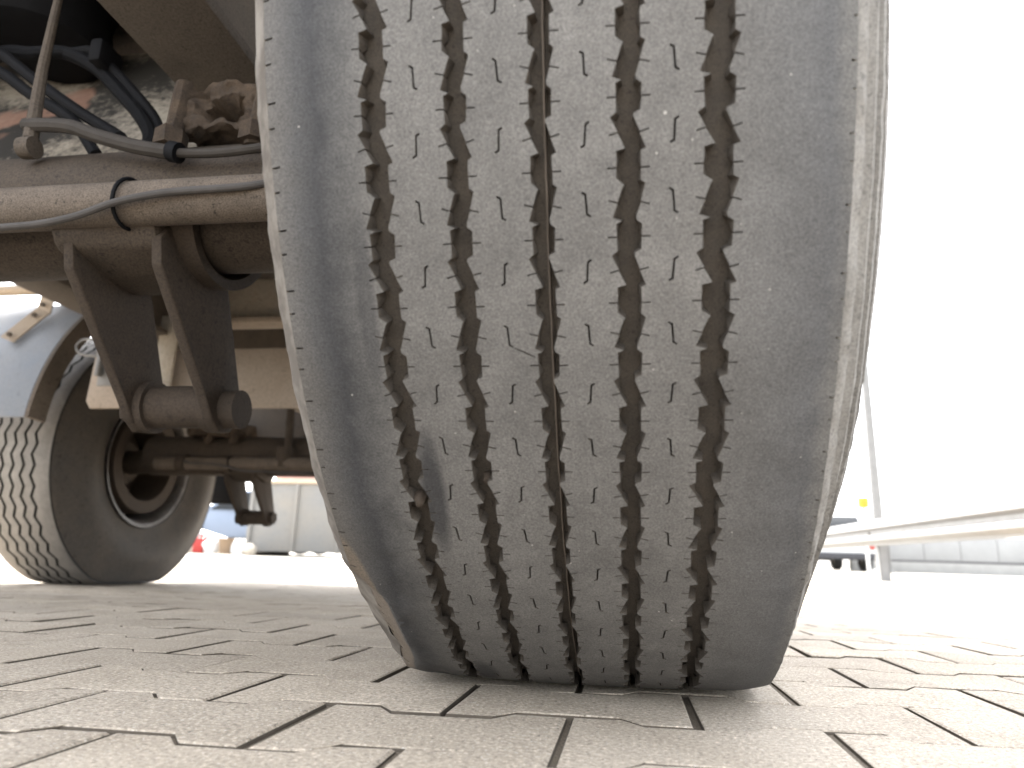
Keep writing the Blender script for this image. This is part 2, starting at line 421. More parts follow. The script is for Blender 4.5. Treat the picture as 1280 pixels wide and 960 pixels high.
def edge_line(g, side):
    """boundary polyline of groove g seen from the rib beside it; sipe notches are cut into it. side=+1: right edge"""
    tab = RIGHT if side > 0 else LEFT
    pts = []
    x_start = (.0054 if side > 0 else -.0054)
    pts.append((GX[g]+x_start*GW[g], S0*L, 'g'))
    for s_, x_ in unroll(tab):
        X = GX[g]+x_*GW[g]; fr = s_ % 1
        if abs(fr-.5) < .01:
            q = int(s_) % 4
            tilt = {0: -.0011, 1: 0, 2: .0011, 3: 0}[q]*side
            ln = (.0042 if g else .0038)*side; hw = .00036
            pts += [(X, s_*L-hw, 'n'), (X+ln, s_*L-hw+tilt, 'n'), (X+ln, s_*L+hw+tilt, 'n'), (X, s_*L+hw, 'n')]
        else: pts.append((X, s_*L, 'g'))
    pts.append((GX[g]+x_start*GW[g], (S0+4)*L, 'g'))
    return pts
def s_sipe(uc, sc, kind):
    """thin S-shaped cut as a closed polygon"""
    m = 1 if kind else -1
    pl = [Vector((uc+m*.0021, sc-.0056)), Vector((uc+m*.0003, sc-.0046)), Vector((uc-m*.0003, sc+.0046)), Vector((uc-m*.0021, sc+.0056))]
    hw = .00050; A, B = [], []
    for i, p in enumerate(pl):
        t1 = (pl[i]-pl[max(0, i-1)]); t2 = (pl[min(3, i+1)]-pl[i])
        t1 = t1.normalized() if t1.length else t2.normalized(); t2 = t2.normalized() if t2.length else t1
        tt = (t1+t2).normalized(); nn = Vector((-tt.y, tt.x))/max(.4, tt.dot(t1))
        A.append(p+nn*hw); B.append(p-nn*hw)
    return [(v.x, v.y, 'h') for v in A+B[::-1]]
def inside(p, poly):
    x, y = p; c = False; j = len(poly)-1
    for i in range(len(poly)):
        xi, yi = poly[i][0], poly[i][1]; xj, yj = poly[j][0], poly[j][1]
        if (yi > y) != (yj > y) and x < (xj-xi)*(y-yi)/(yj-yi)+xi: c = not c
        j = i
    return c
def shoulder_edge(u, ln, s_lo, s_hi):
    pts = [(u, s_lo, 'o')]
    for q in range(4):
        c = s_lo+(q+.5)*L+(.12*L if q % 2 else -.1*L); hw = .0005
        pts += [(u, c-.3*L, 'o'), (u, c-hw, 'n'), (u+ln*(1 if q % 2 else .7), c-hw-.0004, 'n'), (u+ln*(1 if q % 2 else .7), c+hw-.0004, 'n'), (u, c+hw, 'n'), (u, c+.3*L, 'o')]
    return pts+[(u, s_hi, 'o')]
def make_rib(idx, parent, mats):
    """rib between groove idx-1 and idx (0 and 5 are the shoulders)"""
    s_lo, s_hi = S0*L, (S0+4)*L
    if idx == 0: left = shoulder_edge(-.138, .0050, s_lo, s_hi)
    else: left = edge_line(idx-1, 1)
    if idx == 5: right = shoulder_edge(.1405, -.0026, s_lo, s_hi)
    else: right = edge_line(idx, -1)
    ul, ur = left[0][0], right[0][0]
    nu = max(3, int((ur-ul)/.006))
    top = [(ul+(ur-ul)*i/nu, s_lo, 't') for i in range(1, nu)]; bot = [(ul+(ur-ul)*i/nu, s_hi, 'b') for i in range(1, nu)]
    outline = left + bot + right[::-1] + top[::-1]
    holes = []
    if 0 < idx < 5:
        uc = (GX[idx-1]+GX[idx])/2 + .0004
        holes = [s_sipe(uc, 2.5*L, False), s_sipe(uc, 4.5*L, True)]
    def tess(holes):
        pts, tags, edges = [], [], []
        for loop in [outline]+holes:
            b = len(pts); pts += [Vector(p[:2]) for p in loop]; tags += [p[2] for p in loop]
            edges += [(b+i, b+(i+1) % len(loop)) for i in range(len(loop))]
        xa, xb = min(ul, ur), max(ul, ur)
        for j in range(1, 16):
            for i in range(1, nu):
                p = (ul+(ur-ul)*(i+.25*(j % 2))/nu, s_lo+(s_hi-s_lo)*j/16)
                if inside(p, outline) and not any(inside(p, h) for h in holes) and min((Vector(p)-q).length for q in pts) > .0012:
                    pts.append(Vector(p)); tags.append('i')
        vo, eo, fo, ov, oe, of = geometry.delaunay_2d_cdt(pts, edges, [], 0, 1e-7)
        tg = []
        for k in range(len(vo)):
            o_ = ov[k]; tg.append(tags[o_[0]] if o_ and o_[0] < len(tags) else 'i')
        tris = []
        for f in fo:
            c = (vo[f[0]]+vo[f[1]]+vo[f[2]])/3
            if inside(c, outline) and not any(inside(c, h) for h in holes): tris.append(tuple(f))
        cnt = {}
        for f in tris:
            for a, b in ((f[0], f[1]), (f[1], f[2]), (f[2], f[0])): cnt[(a, b)] = 1
        bd = [(a, b) for (a, b) in cnt if (b, a) not in cnt and not (abs(vo[a].y-vo[b].y) < 1e-7 and (abs(vo[a].y-s_lo) < 1e-6 or abs(vo[a].y-s_hi) < 1e-6))]
        bv = sorted({a for e in bd for a in e}); pos = {a: i for i, a in enumerate(bv)}
        bottoms = []
        for a in bv:
            u, s_ = vo[a]; dep = .0097
            if tg[a] == 'g':
                g = idx-1 if abs(u-(GX[idx-1] if idx > 0 else 9)) < .012 else idx
                dx = u-GX[g]; u = GX[g]+dx*.66+math.copysign(.0002, dx)
            elif tg[a] == 'h': dep = .006
            elif tg[a] == 'n': dep = .0055
            bottoms.append((u, s_, dep))
        return vo, tris, [(a, b, 0 if tg[a] == 'o' and tg[b] == 'o' else 1) for a, b in bd], pos, bottoms
    base = tess(holes); special = base
    if idx == 2:
        crack = [(uc+.0030, 2.5*L+.0060), (uc+.0072, 2.5*L+.0078), (GX[2]-.0066, 2.5*L+.0108), (GX[2]-.0068, 2.5*L+.0114), (uc+.0066, 2.5*L+.0083), (uc+.0026, 2.5*L+.0064)]
        special = tess(holes+[[(a, b, 'h') for a, b in crack]])
    V, Fc, MI = [], [], []
    for k in range(NPER):
        vo, tris, bd, pos, bottoms = special if k == 2 else base
        nt_ = len(vo); off = k*4*L; b = len(V)
        V += [cyl(v.x, v.y+off, 0, .00035) for v in vo]
        V += [cyl(u, s_+off, dep, .00035) for u, s_, dep in bottoms]
        for f in tris: Fc.append((b+f[0], b+f[2], b+f[1])); MI.append(0)
        for a, c, mi in bd: Fc.append((b+a, b+c, b+nt_+pos[c], b+nt_+pos[a])); MI.append(mi)
    o = link_mesh("shoulder_rib" if idx in (0, 5) else "tread_rib", V, Fc, mats, parent, MI, smooth=28)
    return o
def casing(parent, name, prof, mats, depth_mats, nseg=212, rag=None, fine=1, torn=False):
    """prof: list of (u, r, material index); revolve and settle on the ground"""
    V, Fc, MI = [], [], []
    n = len(prof); ns = nseg*fine
    for k in range(ns):
        th = 2*math.pi*k/ns
        for i, (u, r, m) in enumerate(prof):
            if torn:
                rg, hit = gouge(u, r, (th+math.pi) % (2*math.pi)-math.pi)
                if hit: r = rg-(.007 if name == "tyre_carcass" else 0)
            p = Vector((u, -r*math.cos(th), r*math.sin(th)))
            if rag and rag(u, r):
                a = rag(u, r); nv = noise.noise_vector(p*70); nw = noise.noise_vector(p*240)
                rr = r + a*(nv.x+.5*nw.x); uu = u + a*(.8*nv.y+.5*nw.y)
                p = Vector((uu, -rr*math.cos(th), rr*math.sin(th)))
            V.append(contact(*p, r))
    for k in range(ns):
        a, b = k*n, ((k+1) % ns)*n
        for i in range(n-1): Fc.append((a+i, a+i+1, b+i+1, b+i)); MI.append(prof[i][2])
    return link_mesh(name, V, Fc, mats, parent, MI, smooth=32)
OUTER = [(.1390, crown(.1390)-.0010), (.1408, crown(.1408)-.0003), (.1430, .5218), (.1450, .5200), (.1462, .5180), (.1466, .5158), (.1480, .5150), (.1512, .5150), (.1526, .5120), (.1530, .5088), (.1540, .5080), (.1562, .5085), (.1576, .5060), (.1582, .5018), (.1592, .5008), (.1606, .5010), (.1614, .4965), (.1638, .488), (.173, .46), (.185, .43), (.192, .40), (.190, .37), (.181, .34), (.170, .315), (.166, .298)]
INNER = [(-.1374, crown(-.1374)-.0012), (-.1382, crown(-.1382)-.0003), (-.144, .5180), (-.150, .5110), (-.1545, .5020), (-.158, .493), (-.172, .46), (-.185, .43), (-.192, .40), (-.190, .37), (-.181, .34), (-.170, .315), (-.166, .298)]
def rim_mesh(parent, mirror, k=1.0):
    """steel disc wheel, concave side towards the middle of the vehicle (-x), open rim with brake drum inside"""
    mb = MB()
    prof = [(-.172, .300), (-.168, .300), (-.163, .282), (-.150, .272), (-.10, .262), (-.02, .255), (.06, .258), (.075, .245), (.085, .20), (.090, .13), (.115, .10), (.115, .0)]
    back = [(.128, 0), (.128, .105), (.10, .14), (.095, .21), (.09, .25), (.12, .272), (.155, .272), (.165, .284), (.168, .302), (.172, .302), (.172, .296)]
    mb.lathe([(a, r*k) for a, r in prof], 'x', (0, 0, 0), 64); mb.lathe([(a, r*k) for a, r in back], 'x', (0, 0, 0), 64)
    o = mb.build("wheel", M['silver'], parent, 30)
    mb = MB(); mb.lathe([(a, r*k) for a, r in [(.04, .10), (.04, .238), (-.128, .236), (-.150, .232), (-.150, .178), (-.135, .172), (.0, .168), (.0, .10)]], 'x', (0, 0, 0), 56)
    mb.build("brake_drum", M['bracket'], o, 30)
    mb = MB(); mb.lathe([(-.05, .0), (-.05, .085), (-.02, .10), (.06, .10)], 'x', (0, 0, 0), 32); mb.build("hub", M['rust'], o, 30)
    return o

trailer = empty("trailer", (-1.02, 0, 0))
tag(trailer, "dirty two-axle goods trailer with worn ribbed tyre, parked on block paving", "trailer")
def at(x, y, z): return (x+1.02, y, z)        # world -> trailer

# near wheel
wh = rim_mesh(trailer, False); wh.location = at(0, 0, LOADED)
for i in range(6): make_rib(i, wh, [M['tread'], M['groove']])
D_ = .0090
under = [(-.137, crown(-.137)-.006, 0)]+[(u, crown(u)-D_, 0) for u in [-.13+.26*i/26 for i in range(27)]]+[(.1385, crown(.1385)-.006, 0)]
casing(wh, "tyre_carcass", under, [M['groove']], None, torn=True)
casing(wh, "groove_seam", [(.0007, RT-.0095, 0), (.0011, RT-.0058, 0), (.0018, RT-.0057, 0), (.0023, RT-.0095, 0)], [M['seam']], None, rag=lambda u, r: .0005, fine=3)
rag_o = lambda u, r: (.0022 if r < .5222 else .0004) if r > .5190 else (.0006 if r > .49 else 0)
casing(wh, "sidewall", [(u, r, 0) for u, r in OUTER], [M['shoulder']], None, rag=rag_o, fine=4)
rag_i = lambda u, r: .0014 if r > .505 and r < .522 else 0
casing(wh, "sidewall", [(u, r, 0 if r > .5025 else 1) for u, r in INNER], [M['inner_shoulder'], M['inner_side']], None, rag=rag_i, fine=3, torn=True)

# the dusty wheel on the far side, next axle
def plain_wheel(parent):
    o = rim_mesh(parent, True, .90)
    per = 44; zl = 2*math.pi*RT/per
    gx = [-.084, -.042, 0, .042, .084]; hw = .0056; amp = .0075
    bounds = [-.146]+gx+[.146]
    for i in range(6):
        V, Fc, MI = [], [], []
        cols = 4
        for k in range(2*per):
            th = math.pi*k/per; z_ = amp if k % 2 else -amp
            l = bounds[i]+(z_+hw if i > 0 else 0); r_ = bounds[i+1]+(z_-hw if i < 5 else 0)
            ring = [(l, .014)]+[(l+(r_-l)*q/cols, 0) for q in range(cols+1)]+[(r_, .014)]
            for u, dep in ring:
                rr = crown(abs(u))-dep; V.append(contact(u, -rr*math.cos(th), rr*math.sin(th), rr))
        n = cols+3
        for k in range(2*per):
            a, b = k*n, ((k+1) % (2*per))*n
            for q in range(n-1): Fc.append((a+q, a+q+1, b+q+1, b+q)); MI.append(1 if q in (0, n-2) else 0)
        link_mesh("shoulder_rib" if i in (0, 5) else "tread_rib", V, Fc, [M['dusty_lit_tread'], M['black_groove']], o, MI, smooth=30)
    casing(o, "tyre_carcass", [(u, crown(abs(u))-.0135, 0) for u in [-.145+.29*i/12 for i in range(13)]], [M['black_groove']], None, 120)
    for sgn in (1, -1):
        pr_ = [(sgn*abs(u), r, 0) for u, r in ([(.146, .5235)]+INNER[2:]+[(-.163, .276), (-.150, .262)])]
        casing(o, "sidewall", pr_, [M['inner_side']], None, 120, rag=lambda u, r: .001 if r > .5 else 0)
    return o
FY, FZ = 1.95, -.055
WX = -2.125
w2 = plain_wheel(trailer); w2.location = at(WX, FY, LOADED+FZ); w2.rotation_euler = (0, 0, math.pi); tag(w2, "pale dusty wheel with zigzag tread grooves")
w3 = copy_tree(w2, trailer); w3.location = at(0, FY, LOADED+FZ); w3.rotation_euler = (.7, 0, 0)
w3.rotation_euler = (0, 0, 0)
w4 = copy_tree(w2, trailer); w4.location = at(WX, 0, LOADED); 

# ------------------------------------------------------------------ axles and brackets
CX = -1.03
def ax(x, y, z): return (x-CX, y, z-LOADED)
def make_axle():
    mb = MB(); mb.tube([ax(-1.95, 0, .532), ax(-.11, 0, .532)], .082, 32); mb.tube([ax(-2.06, 0, .50), ax(-1.9, 0, .515)], .05, 20); mb.tube([ax(-.16, 0, .515), ax(0, 0, .50)], .05, 20)
    o = mb.build("axle_beam", M['axle'], trailer)
    for sgn in (1, -1):
        def mx(x, y, z):
            p = ax(x, y, z); return (p[0]*sgn, p[1], p[2])
        def MBX(): return MB()
        # camshaft tube in front of the beam
        mb = MB(); mb.tube([mx(-1.0, -.106, .489), mx(-.72, -.106, .489), mx(-.70, -.106, .489), mx(-.20, -.106, .487)], .0262, 24); mb.build("camshaft", M['shaft'], o)
        mb = MB(); mb.tube([mx(-.335, -.106, .488), mx(-.300, -.106, .488)], .036, 20); mb.build("camshaft_bearing", M['bracket'], o)
        cab = spline([mx(-1.0, -.12, .455), mx(-.78, -.125, .452), mx(-.681, -.128, .455), mx(-.628, -.130, .456), mx(-.577, -.134, .461), mx(-.528, -.138, .473), mx(-.489, -.139, .479), mx(-.45, -.138, .483), mx(-.36, -.135, .487), mx(-.30, -.12, .51)])
        mb = MB(); mb.tube(cab, .0042, 10); mb.build("cable", M['cable'], o)
        ring = [mx(-.531+.003*math.sin(a), -.1075+.0290*math.cos(a), .4875+.0290*math.sin(a)) for a in [2*math.pi*i/24 for i in range(25)]]
        mb = MB(); mb.tube(ring, .0024, 8); mb.build("cable_tie", M['hose'], o)
        # clamp ring
        c0 = Vector(mx(-.475, 0, .530)); V = MB()
        prof = []
        rings = []
        for k in range(33):
            a = math.pi*(1.02+.96*k/32); cx_, cy_, cz_ = c0
            tilt = .03*math.sin(a*1.0)
            rings.append([V.bm.verts.new((cx_+dx+sgn*tilt*.5, cy_+rr*math.cos(a), cz_+rr*math.sin(a)*1.06)) for dx, rr in ((-.016, .084), (-.016, .097), (.016, .097), (.016, .084))])
        for A, B in zip(rings, rings[1:]):
            for k in range(4): V.bm.faces.new((A[k], A[(k+1) % 4], B[(k+1) % 4], B[k]))
        V.bm.faces.new(rings[0]); V.bm.faces.new(rings[-1][::-1])
        V.build("clamp_ring", M['bracket'], o)
        # saddle welded under the beam, two hanging plates and a bush between them
        mb = MB(); mb.prism([(-.092, .53-.5), (-.106, .47-.5), (-.090, .445-.5), (-.03, .428-.5), (.03, .428-.5), (.09, .49-.5), (.08, .53-.5)], 'x', sgn*(-.640-CX), sgn*(-.500-CX), .008); mb.warp(.004, 30); mb.build("bracket_saddle", M['axle'], o)
        for xx in (-.618, -.502):
            poly = [(-.094, .452-.5), (-.086, .420-.5), (.034, .292-.5), (.054, .264-.5), (.076, .250-.5), (.102, .254-.5), (.117, .272-.5), (.120, .300-.5), (.040, .462-.5), (.030, .50-.5), (-.06, .50-.5)]
            mb = MB(); mb.prism(poly, 'x', sgn*(xx-.007-CX), sgn*(xx+.007-CX), .003); mb.build("bracket_plate", M['bracket'], o)
        mb = MB(); mb.tube([mx(-.612, .086, .287), mx(-.600, .086, .287)], .036, 24); mb.tube([mx(-.600, .086, .287), mx(-.520, .086, .287)], .029, 24); mb.tube([mx(-.520, .086, .287), mx(-.508, .086, .287)], .035, 24)
        mb.build("pivot_bush", M['bracket'], o)
        mb = MB(); mb.tube([mx(-.495, .088, .284), mx(-.474, .088, .284)], .026, 20); mb.build("bolt", M['bracket'], o, 30)
        mb = MB(); mb.tube([mx(-.64, .086, .287), mx(-.624, .086, .287)], .026, 6); mb.build("nut", M['bracket'], o, 30)
        # spring seat with caked mud and U-bolt nuts
        mb = MB(); mb.box((0, 0, 0), (1, 1, 1))
        bmesh.ops.subdivide_edges(mb.bm, edges=mb.bm.edges[:], cuts=40, use_grid_fill=True)
        lo, hi = Vector(mx(-.515, -.075, .608)), Vector(mx(-.30, .09, .668))
        for v in mb.bm.verts: v.co = Vector((lo.x+(hi.x-lo.x)*v.co.x, lo.y+(hi.y-lo.y)*v.co.y, lo.z+(hi.z-lo.z)*v.co.z))
        hc = Vector(mx(-.452, -.075, .633)); hc2 = Vector(mx(-.485, -.075, .655))
        for v in mb.bm.verts:
            if abs(v.co.y-lo.y) < .02:
                for h, ra, rb, dp in ((hc, .030, .015, .045), (hc2, .010, .030, .02)):
                    e_ = ((v.co.x-h.x)/ra)**2+((v.co.z-h.z)/rb)**2
                    if e_ < 1: v.co.y += dp*math.sqrt(1-e_)*(1-(v.co.y-lo.y)/.02 if dp > .03 else .6)
        mb.warp(.010, 22).warp(.006, 60).warp(.003, 160); mb.build("spring_seat", M['lumpy'], o, 60)
        for xx, yy in ((-.512, -.07), (-.512, .07), (-.40, -.07)):
            mb = MB(); mb.tube([mx(xx, yy-.004, .672), mx(xx, yy-.004, .655), mx(xx, yy-.012, .57)], [.011, .011, .0105], 10); mb.tube([mx(xx, yy-.012, .575), mx(xx, yy-.012, .597)], .019, 6)
            mb.warp(.004, 60); mb.build("spring_bolt", M['lumpy'], o, 30)
        # brake chamber and slack adjuster lumps near the wheel
        mb = MB(); mb.lathe([(-.07, 0), (-.07, .05), (-.05, .068), (.0, .072), (.01, .080), (.02, .072), (.06, .066), (.075, .045), (.075, 0)], 'y', mx(-.80 if sgn < 0 else -.25, .12, .60), 28); mb.build("brake_chamber", M['bracket'], o)
    return o
a1 = make_axle(); a1.location = at(CX, 0, LOADED)
a2 = copy_tree(a1, trailer); a2.location = at(CX, FY, LOADED+FZ)

# ------------------------------------------------------------------ chassis, deck, pipes and hoses around the near axle
def rail(xl, xr, y0, y1, name="chassis_rail"):
    mb = MB(); mb.box(at(xl, y0, .772), at(xr, y1, .790), .002); mb.box(at((xl+xr)/2-.006, y0, .792), at((xl+xr)/2+.006, y1, 1.18), 0); mb.box(at(xl, y0, 1.182), at(xr, y1, 1.198), .002)
    return mb.build(name, M['rail'], trailer, 30)
rail(-.622, -.482, -.42, 3.0); rail(-1.58, -1.44, -.42, 3.0)
mb = MB(); mb.box(at(-2.34, -.38, 1.20), at(.27, 3.2, 1.32), .01); mb.build("deck_floor", M['deck'], trailer, 30)
for y in (.9, 2.5):
    mb = MB(); mb.box(at(-2.3, y-.035, 1.10), at(.24, y+.035, 1.19), .004); mb.build("cross_member", M['deck'], trailer, 30)
mb = MB(); mb.prism([(.16, .66), (.166, .655), (.436, 1.165), (.43, 1.17)], 'x', -1.42+1.02, -.56+1.02, .001); mb.build("sloped_panel", M['sooty'], trailer, 30)
mb = MB(); mb.lathe([(-.12, .0), (-.12, .09), (-.11, .112), (-.07, .124), (-.03, .114), (.02, .124), (.06, .114), (.10, .124), (.12, .09), (.12, 0)], 'z', at(-1.105, .26, 1.165), 40); mb.build("air_bellows", M['black'], trailer, 40)
mb = MB(); mb.tube([at(-.712, -.085, .90), at(-.713, -.085, .817), at(-.714, -.085, .704), at(-.709, -.085, .60)], [.005, .005, .0065, .009], 10); mb.tube([at(-.718, -.085, .588), at(-.700, -.085, .588)], .014, 14); mb.build("levelling_rod", M['rust'], trailer)
def hose(name, pts, r, mat): 
    mb = MB(); mb.tube(spline([at(*p) for p in pts]), r, 10); return mb.build(name, mat, trailer)
hose("air_hose", [(-1.05, .10, .86), (-.944, .05, .858), (-.886, .05, .853), (-.827, .05, .848), (-.765, .05, .815), (-.716, .05, .768), (-.667, .045, .717), (-.625, .02, .66), (-.60, -.03, .60)], .0105, M['hose'])
hose("air_hose", [(-.86, .03, .835), (-.812, .05, .848), (-.778, .05, .846), (-.737, .05, .812), (-.696, .05, .771), (-.647, .05, .715), (-.615, .03, .653), (-.595, -.03, .60)], .0075, M['hose'])
hose("air_hose", [(-1.0, 0, .89), (-.886, 0, .814), (-.805, 0, .753), (-.729, 0, .70), (-.671, 0, .664), (-.62, -.04, .625)], .0085, M['hose'])
hose("air_hose", [(-1.0, .0, .85), (-.878, 0, .78), (-.815, 0, .736), (-.739, 0, .688), (-.69, 0, .63)], .0085, M['hose'])
mb = MB(); mb.box(at(-.757, .02, .805), at(-.735, .07, .845), .006); mb.build("hose_clip", M['hose'], trailer)
hose("conduit", [(-.72, -.085, .622), (-.643, -.1, .604), (-.601, -.1, .588), (-.554, -.1, .572), (-.515, -.1, .562), (-.488, -.1, .557)], .0088, M['conduit'])
hose("conduit", [(-.49, -.1, .5565), (-.436, -.1, .553), (-.381, -.1, .556), (-.30, -.09, .57)], .0055, M['conduit'])
mb = MB(); mb.tube([at(-.496, -.1, .5595), at(-.484, -.1, .556)], .0125, 12); mb.build("conduit_joint", M['hose'], trailer)

# ------------------------------------------------------------------ mudguard and parts near the far axle
mb = MB(); HY, HZ = FY, .455
def guard(r0, r1, x0, x1, a0, a1, n=18):
    V, Fc = [], []
    for k in range(n+1):
        a = a0+(a1-a0)*k/n
        for r in (r0, r1):
            for x in (x0, x1): V.append(at(x, HY-r*math.cos(a), HZ+r*math.sin(a)))
    for k in range(n):
        b = 4*k
        for q in ((0, 1), (1, 3), (3, 2), (2, 0)): Fc.append((b+q[0], b+q[1], b+4+q[1], b+4+q[0]))
    Fc += [(0, 2, 3, 1), (4*n, 4*n+1, 4*n+3, 4*n+2)]
    return V, Fc
V, Fc = guard(.705, .715, -2.40, -1.93, R_(4), R_(48))
mg = link_mesh("mudguard", V, Fc, M['guard'], trailer, smooth=30)
V, Fc = guard(.640, .7145, -1.929, -1.915, R_(4), R_(48)); link_mesh("mudguard_flange", V, Fc, M['guard_in'], mg, smooth=30)
mb = MB(); mb.tube([at(-2.6, 1.42, 1.03), at(-1.60, 1.42, 1.034)], .021, 16); mb.build("guard_tube", M['tan'], mg)
mb = MB()
for (p, q) in (((-2.058, 1.378, 1.062), (-2.072, 1.376, .925)), ((-2.072, 1.372, .928), (-2.122, 1.298, .795))):
    vs = [mb.bm.verts.new(at(c[0]+dx*1.35, c[1]+dy, c[2]-dx*(0.5 if c[2] < .93 else 0))) for c in (p, q) for dx, dy in ((-.021, 0), (.021, 0), (.021, .006), (-.021, .006))]
    for f in ((0, 1, 2, 3), (7, 6, 5, 4), (0, 4, 5, 1), (1, 5, 6, 2), (2, 6, 7, 3), (3, 7, 4, 0)): mb.bm.faces.new([vs[k] for k in f])
mb.build("guard_bracket", M['tan'], mg)
for z_, y_, x_ in ((.95, 1.368, -2.068), (.905, 1.352, -2.080), (.815, 1.30, -2.113)):
    mb = MB(); mb.tube([at(x_, y_, z_), at(x_, y_-.008, z_-.002)], .009, 6); mb.build("guard_bolt", M['rust'], mg, 30)
mb = MB()
for k in range(14):
    a0, a1_ = -.6+k*.3, -.6+(k+1)*.3
    mb.tube([at(-2.045+.0, 1.42+.026*math.cos(a0), 1.032+.026*math.sin(a0)), at(-2.045, 1.42+.026*math.cos(a1_), 1.032+.026*math.sin(a1_))], .005, 8)
mb.build("tube_clamp", M['tan'], mg)
mb = MB(); mb.prism([(-1.722, .560), (-1.705, .536), (-.55, .534), (-.55, .735), (-1.715, .728)], 'y', 1.25, 1.262, .003); mb.build("skirt_panel", M['beige'], trailer)
mb = MB(); mb.prism([(-1.56, .86), (-.50, .83), (-.50, .99), (-1.56, 1.03)], 'y', 1.36, 1.372, .003); mb.build("body_panel", M['palepaint'], trailer)
mb = MB(); mb.box(at(-1.60, 1.30, .838), at(-.50, 1.376, .858), .004); mb.build("panel_flange", M['beige'], trailer)
for o in ("skirt_panel", "body_panel"):
    bpy.data.objects[o].location = (1.02, 0, 0)
mb = MB(); mb.box(at(-1.47, 1.22, .575), at(-1.405, 1.232, .84), .003); mb.box(at(-1.47, 1.17, .575), at(-1.36, 1.2195, .583), .002); mb.build("panel_stay", M['palepaint'], trailer)
lp = [(-1.60, 1.2, .752), (-1.651, 1.2, .757), (-1.72, 1.2, .757), (-1.742, 1.2, .745), (-1.747, 1.2, .730), (-1.738, 1.2, .714), (-1.715, 1.2, .704), (-1.655, 1.2, .699), (-1.60, 1.2, .698)]
hose("wire_handle", lp, .0042, M['galv'])
mb = MB(); mb.box(at(-1.655, 1.205, .60), at(-1.60, 1.213, .765), .002); mb.box(at(-1.655, 1.185, .63), at(-1.64, 1.204, .74), .002); mb.build("handle_plate", M['galv'], trailer)
mb = MB(); mb.box(at(-2.145, 2.64, .325), at(-1.95, 2.652, .75), .003); mb.build("mud_flap", M['black'], trailer)
mb = MB(); mb.tube([at(-1.31, 1.86, .70), at(-1.30, 1.86, .48)], .016, 12); mb.tube([at(-1.305, 1.85, .50), at(-1.305, 1.85, .42)], .034, 14); mb.build("slack_adjuster", M['axle'], trailer)

mb = MB(); mb.box(at(-2.25, 2.70, .57), at(-.35, 3.1, 1.19), .01); mb.build("dark_backing_box", M['deck'], trailer, 30)  # added dark box: closes a bright gap, blocks light under the deck
# pebbles caught in the grooves
def pebble(x, th, r, size, label):
    b = MB(); bmesh.ops.create_icosphere(b.bm, subdivisions=2, radius=size)
    for v in b.bm.verts: v.co = Vector((v.co.x, v.co.y*.7, v.co.z*1.3))*(1+.6*noise.noise(v.co/size*1.6+Vector((x*900, 0, 0))))
    o = b.build("pebble", M['pebble'], None, 60, (x, -r*math.cos(th), LOADED+r*math.sin(th))); o.rotation_euler = (.6+th, .7, 1.1); tag(o, label, "pebble", "small stones stuck in the tyre grooves"); return o
pebble(-.0805, -.775, RT-.0055, .0050, "brown pebble lodged in the leftmost tread groove, larger of two")
pebble(-.0385, -.745, RT-.005, .0036, "small tan pebble lodged in the second tread groove from the left")

# ------------------------------------------------------------------ guardrail, mast, wall, vehicles
def guardrail():
    e = empty("guardrail", (3.0, 8.7, 0)); tag(e, "galvanised crash barrier with steel post beside the yard", "guardrail")
    prof = [(.0, .31), (-.012, .305), (-.015, .285), (-.08, .245), (-.083, .205), (-.02, .175), (-.02, .135), (-.083, .105), (-.08, .065), (-.015, .025), (-.012, .005), (0, 0)]
    ysr = [-6.2, -2, 2, 6, 10, 14, 22, 30]
    for j in range(len(ysr)-1):
        V, Fc = [], []
        for y in (ysr[j]-.08, ysr[j+1]+.02):
            k = j*.0015
            V += [(x-k, y, z+.37+.075*0) for x, z in prof] + [(x+.003-k, y, z+.37) for x, z in prof]
        n = len(prof)
        for i in range(n-1): Fc += [(i, i+1, 2*n+i+1, 2*n+i), (n+i+1, n+i, 3*n+i, 3*n+i+1)]
        link_mesh("rail_beam", V, Fc, M['galv'], e, smooth=25)
    for y in (-4, 0, 4, 8, 12, 16):
        z0 = gz(8.7+y)-.3
        b = MB(); b.box((.055, y-.05, z0), (.061, y+.05, .66)); b.box((.055, y-.05, z0), (.165, y-.044, .66)); b.box((.159, y-.05, z0), (.165, y+.05, .66)); b.build("rail_post", M['galv'], e, 30)
        b = MB(); b.box((.0045, y-.06, .45), (.0535, y+.06, .60), .004); b.build("rail_spacer", M['galv'], e, 30)
        b = MB(); b.tube([(-.022, y, .525), (-.034, y, .525)], .016, 6); b.build("rail_bolt", M['rust'], e, 30)
    return e
guardrail()
b = MB(); b.tube([(0, 0, 0), (0, 0, 3), (0, 0, 9)], [.10, .085, .06], 20); m_ = b.build("lamp_mast", M['galv'], None, 40, (4.80, 14, .03)); tag(m_, "tall grey steel lamp mast behind the crash barrier", "lamp mast")
b = MB(); b.tube([(.14, 0, 0), (.10, 0, 9)], .022, 10); b.tube([(.05, 0, 4.2), (.16, 0, 4.2)], .02, 8); b.build("mast_conduit", M['galv'], m_)
b = MB(); b.lathe([(0, 0), (0, .2), (.05, .2), (.07, .11), (.3, .11)], 'z', (0, 0, 0), 20); b.build("mast_base", M['galv'], m_)
b = MB(); b.tube([(0, 0, 8.98), (-.1, 0, 9.3), (-1.2, 0, 9.45)], .035, 12); b.build("lamp_arm", M['galv'], m_)
b = MB(); b.box((-1.8, -.12, 9.40), (-1.15, .12, 9.50), .03); b.build("lamp_head", M['plastic'], m_)
mp_ = empty("marker_post", (5.17, 16, .02)); tag(mp_, "slim pale post with yellow cap standing behind the crash barrier", "marker post")
b = MB(); b.tube([(0, 0, -.1), (0, 0, 1.40)], .035, 14); b.build("post", M['white'], mp_)
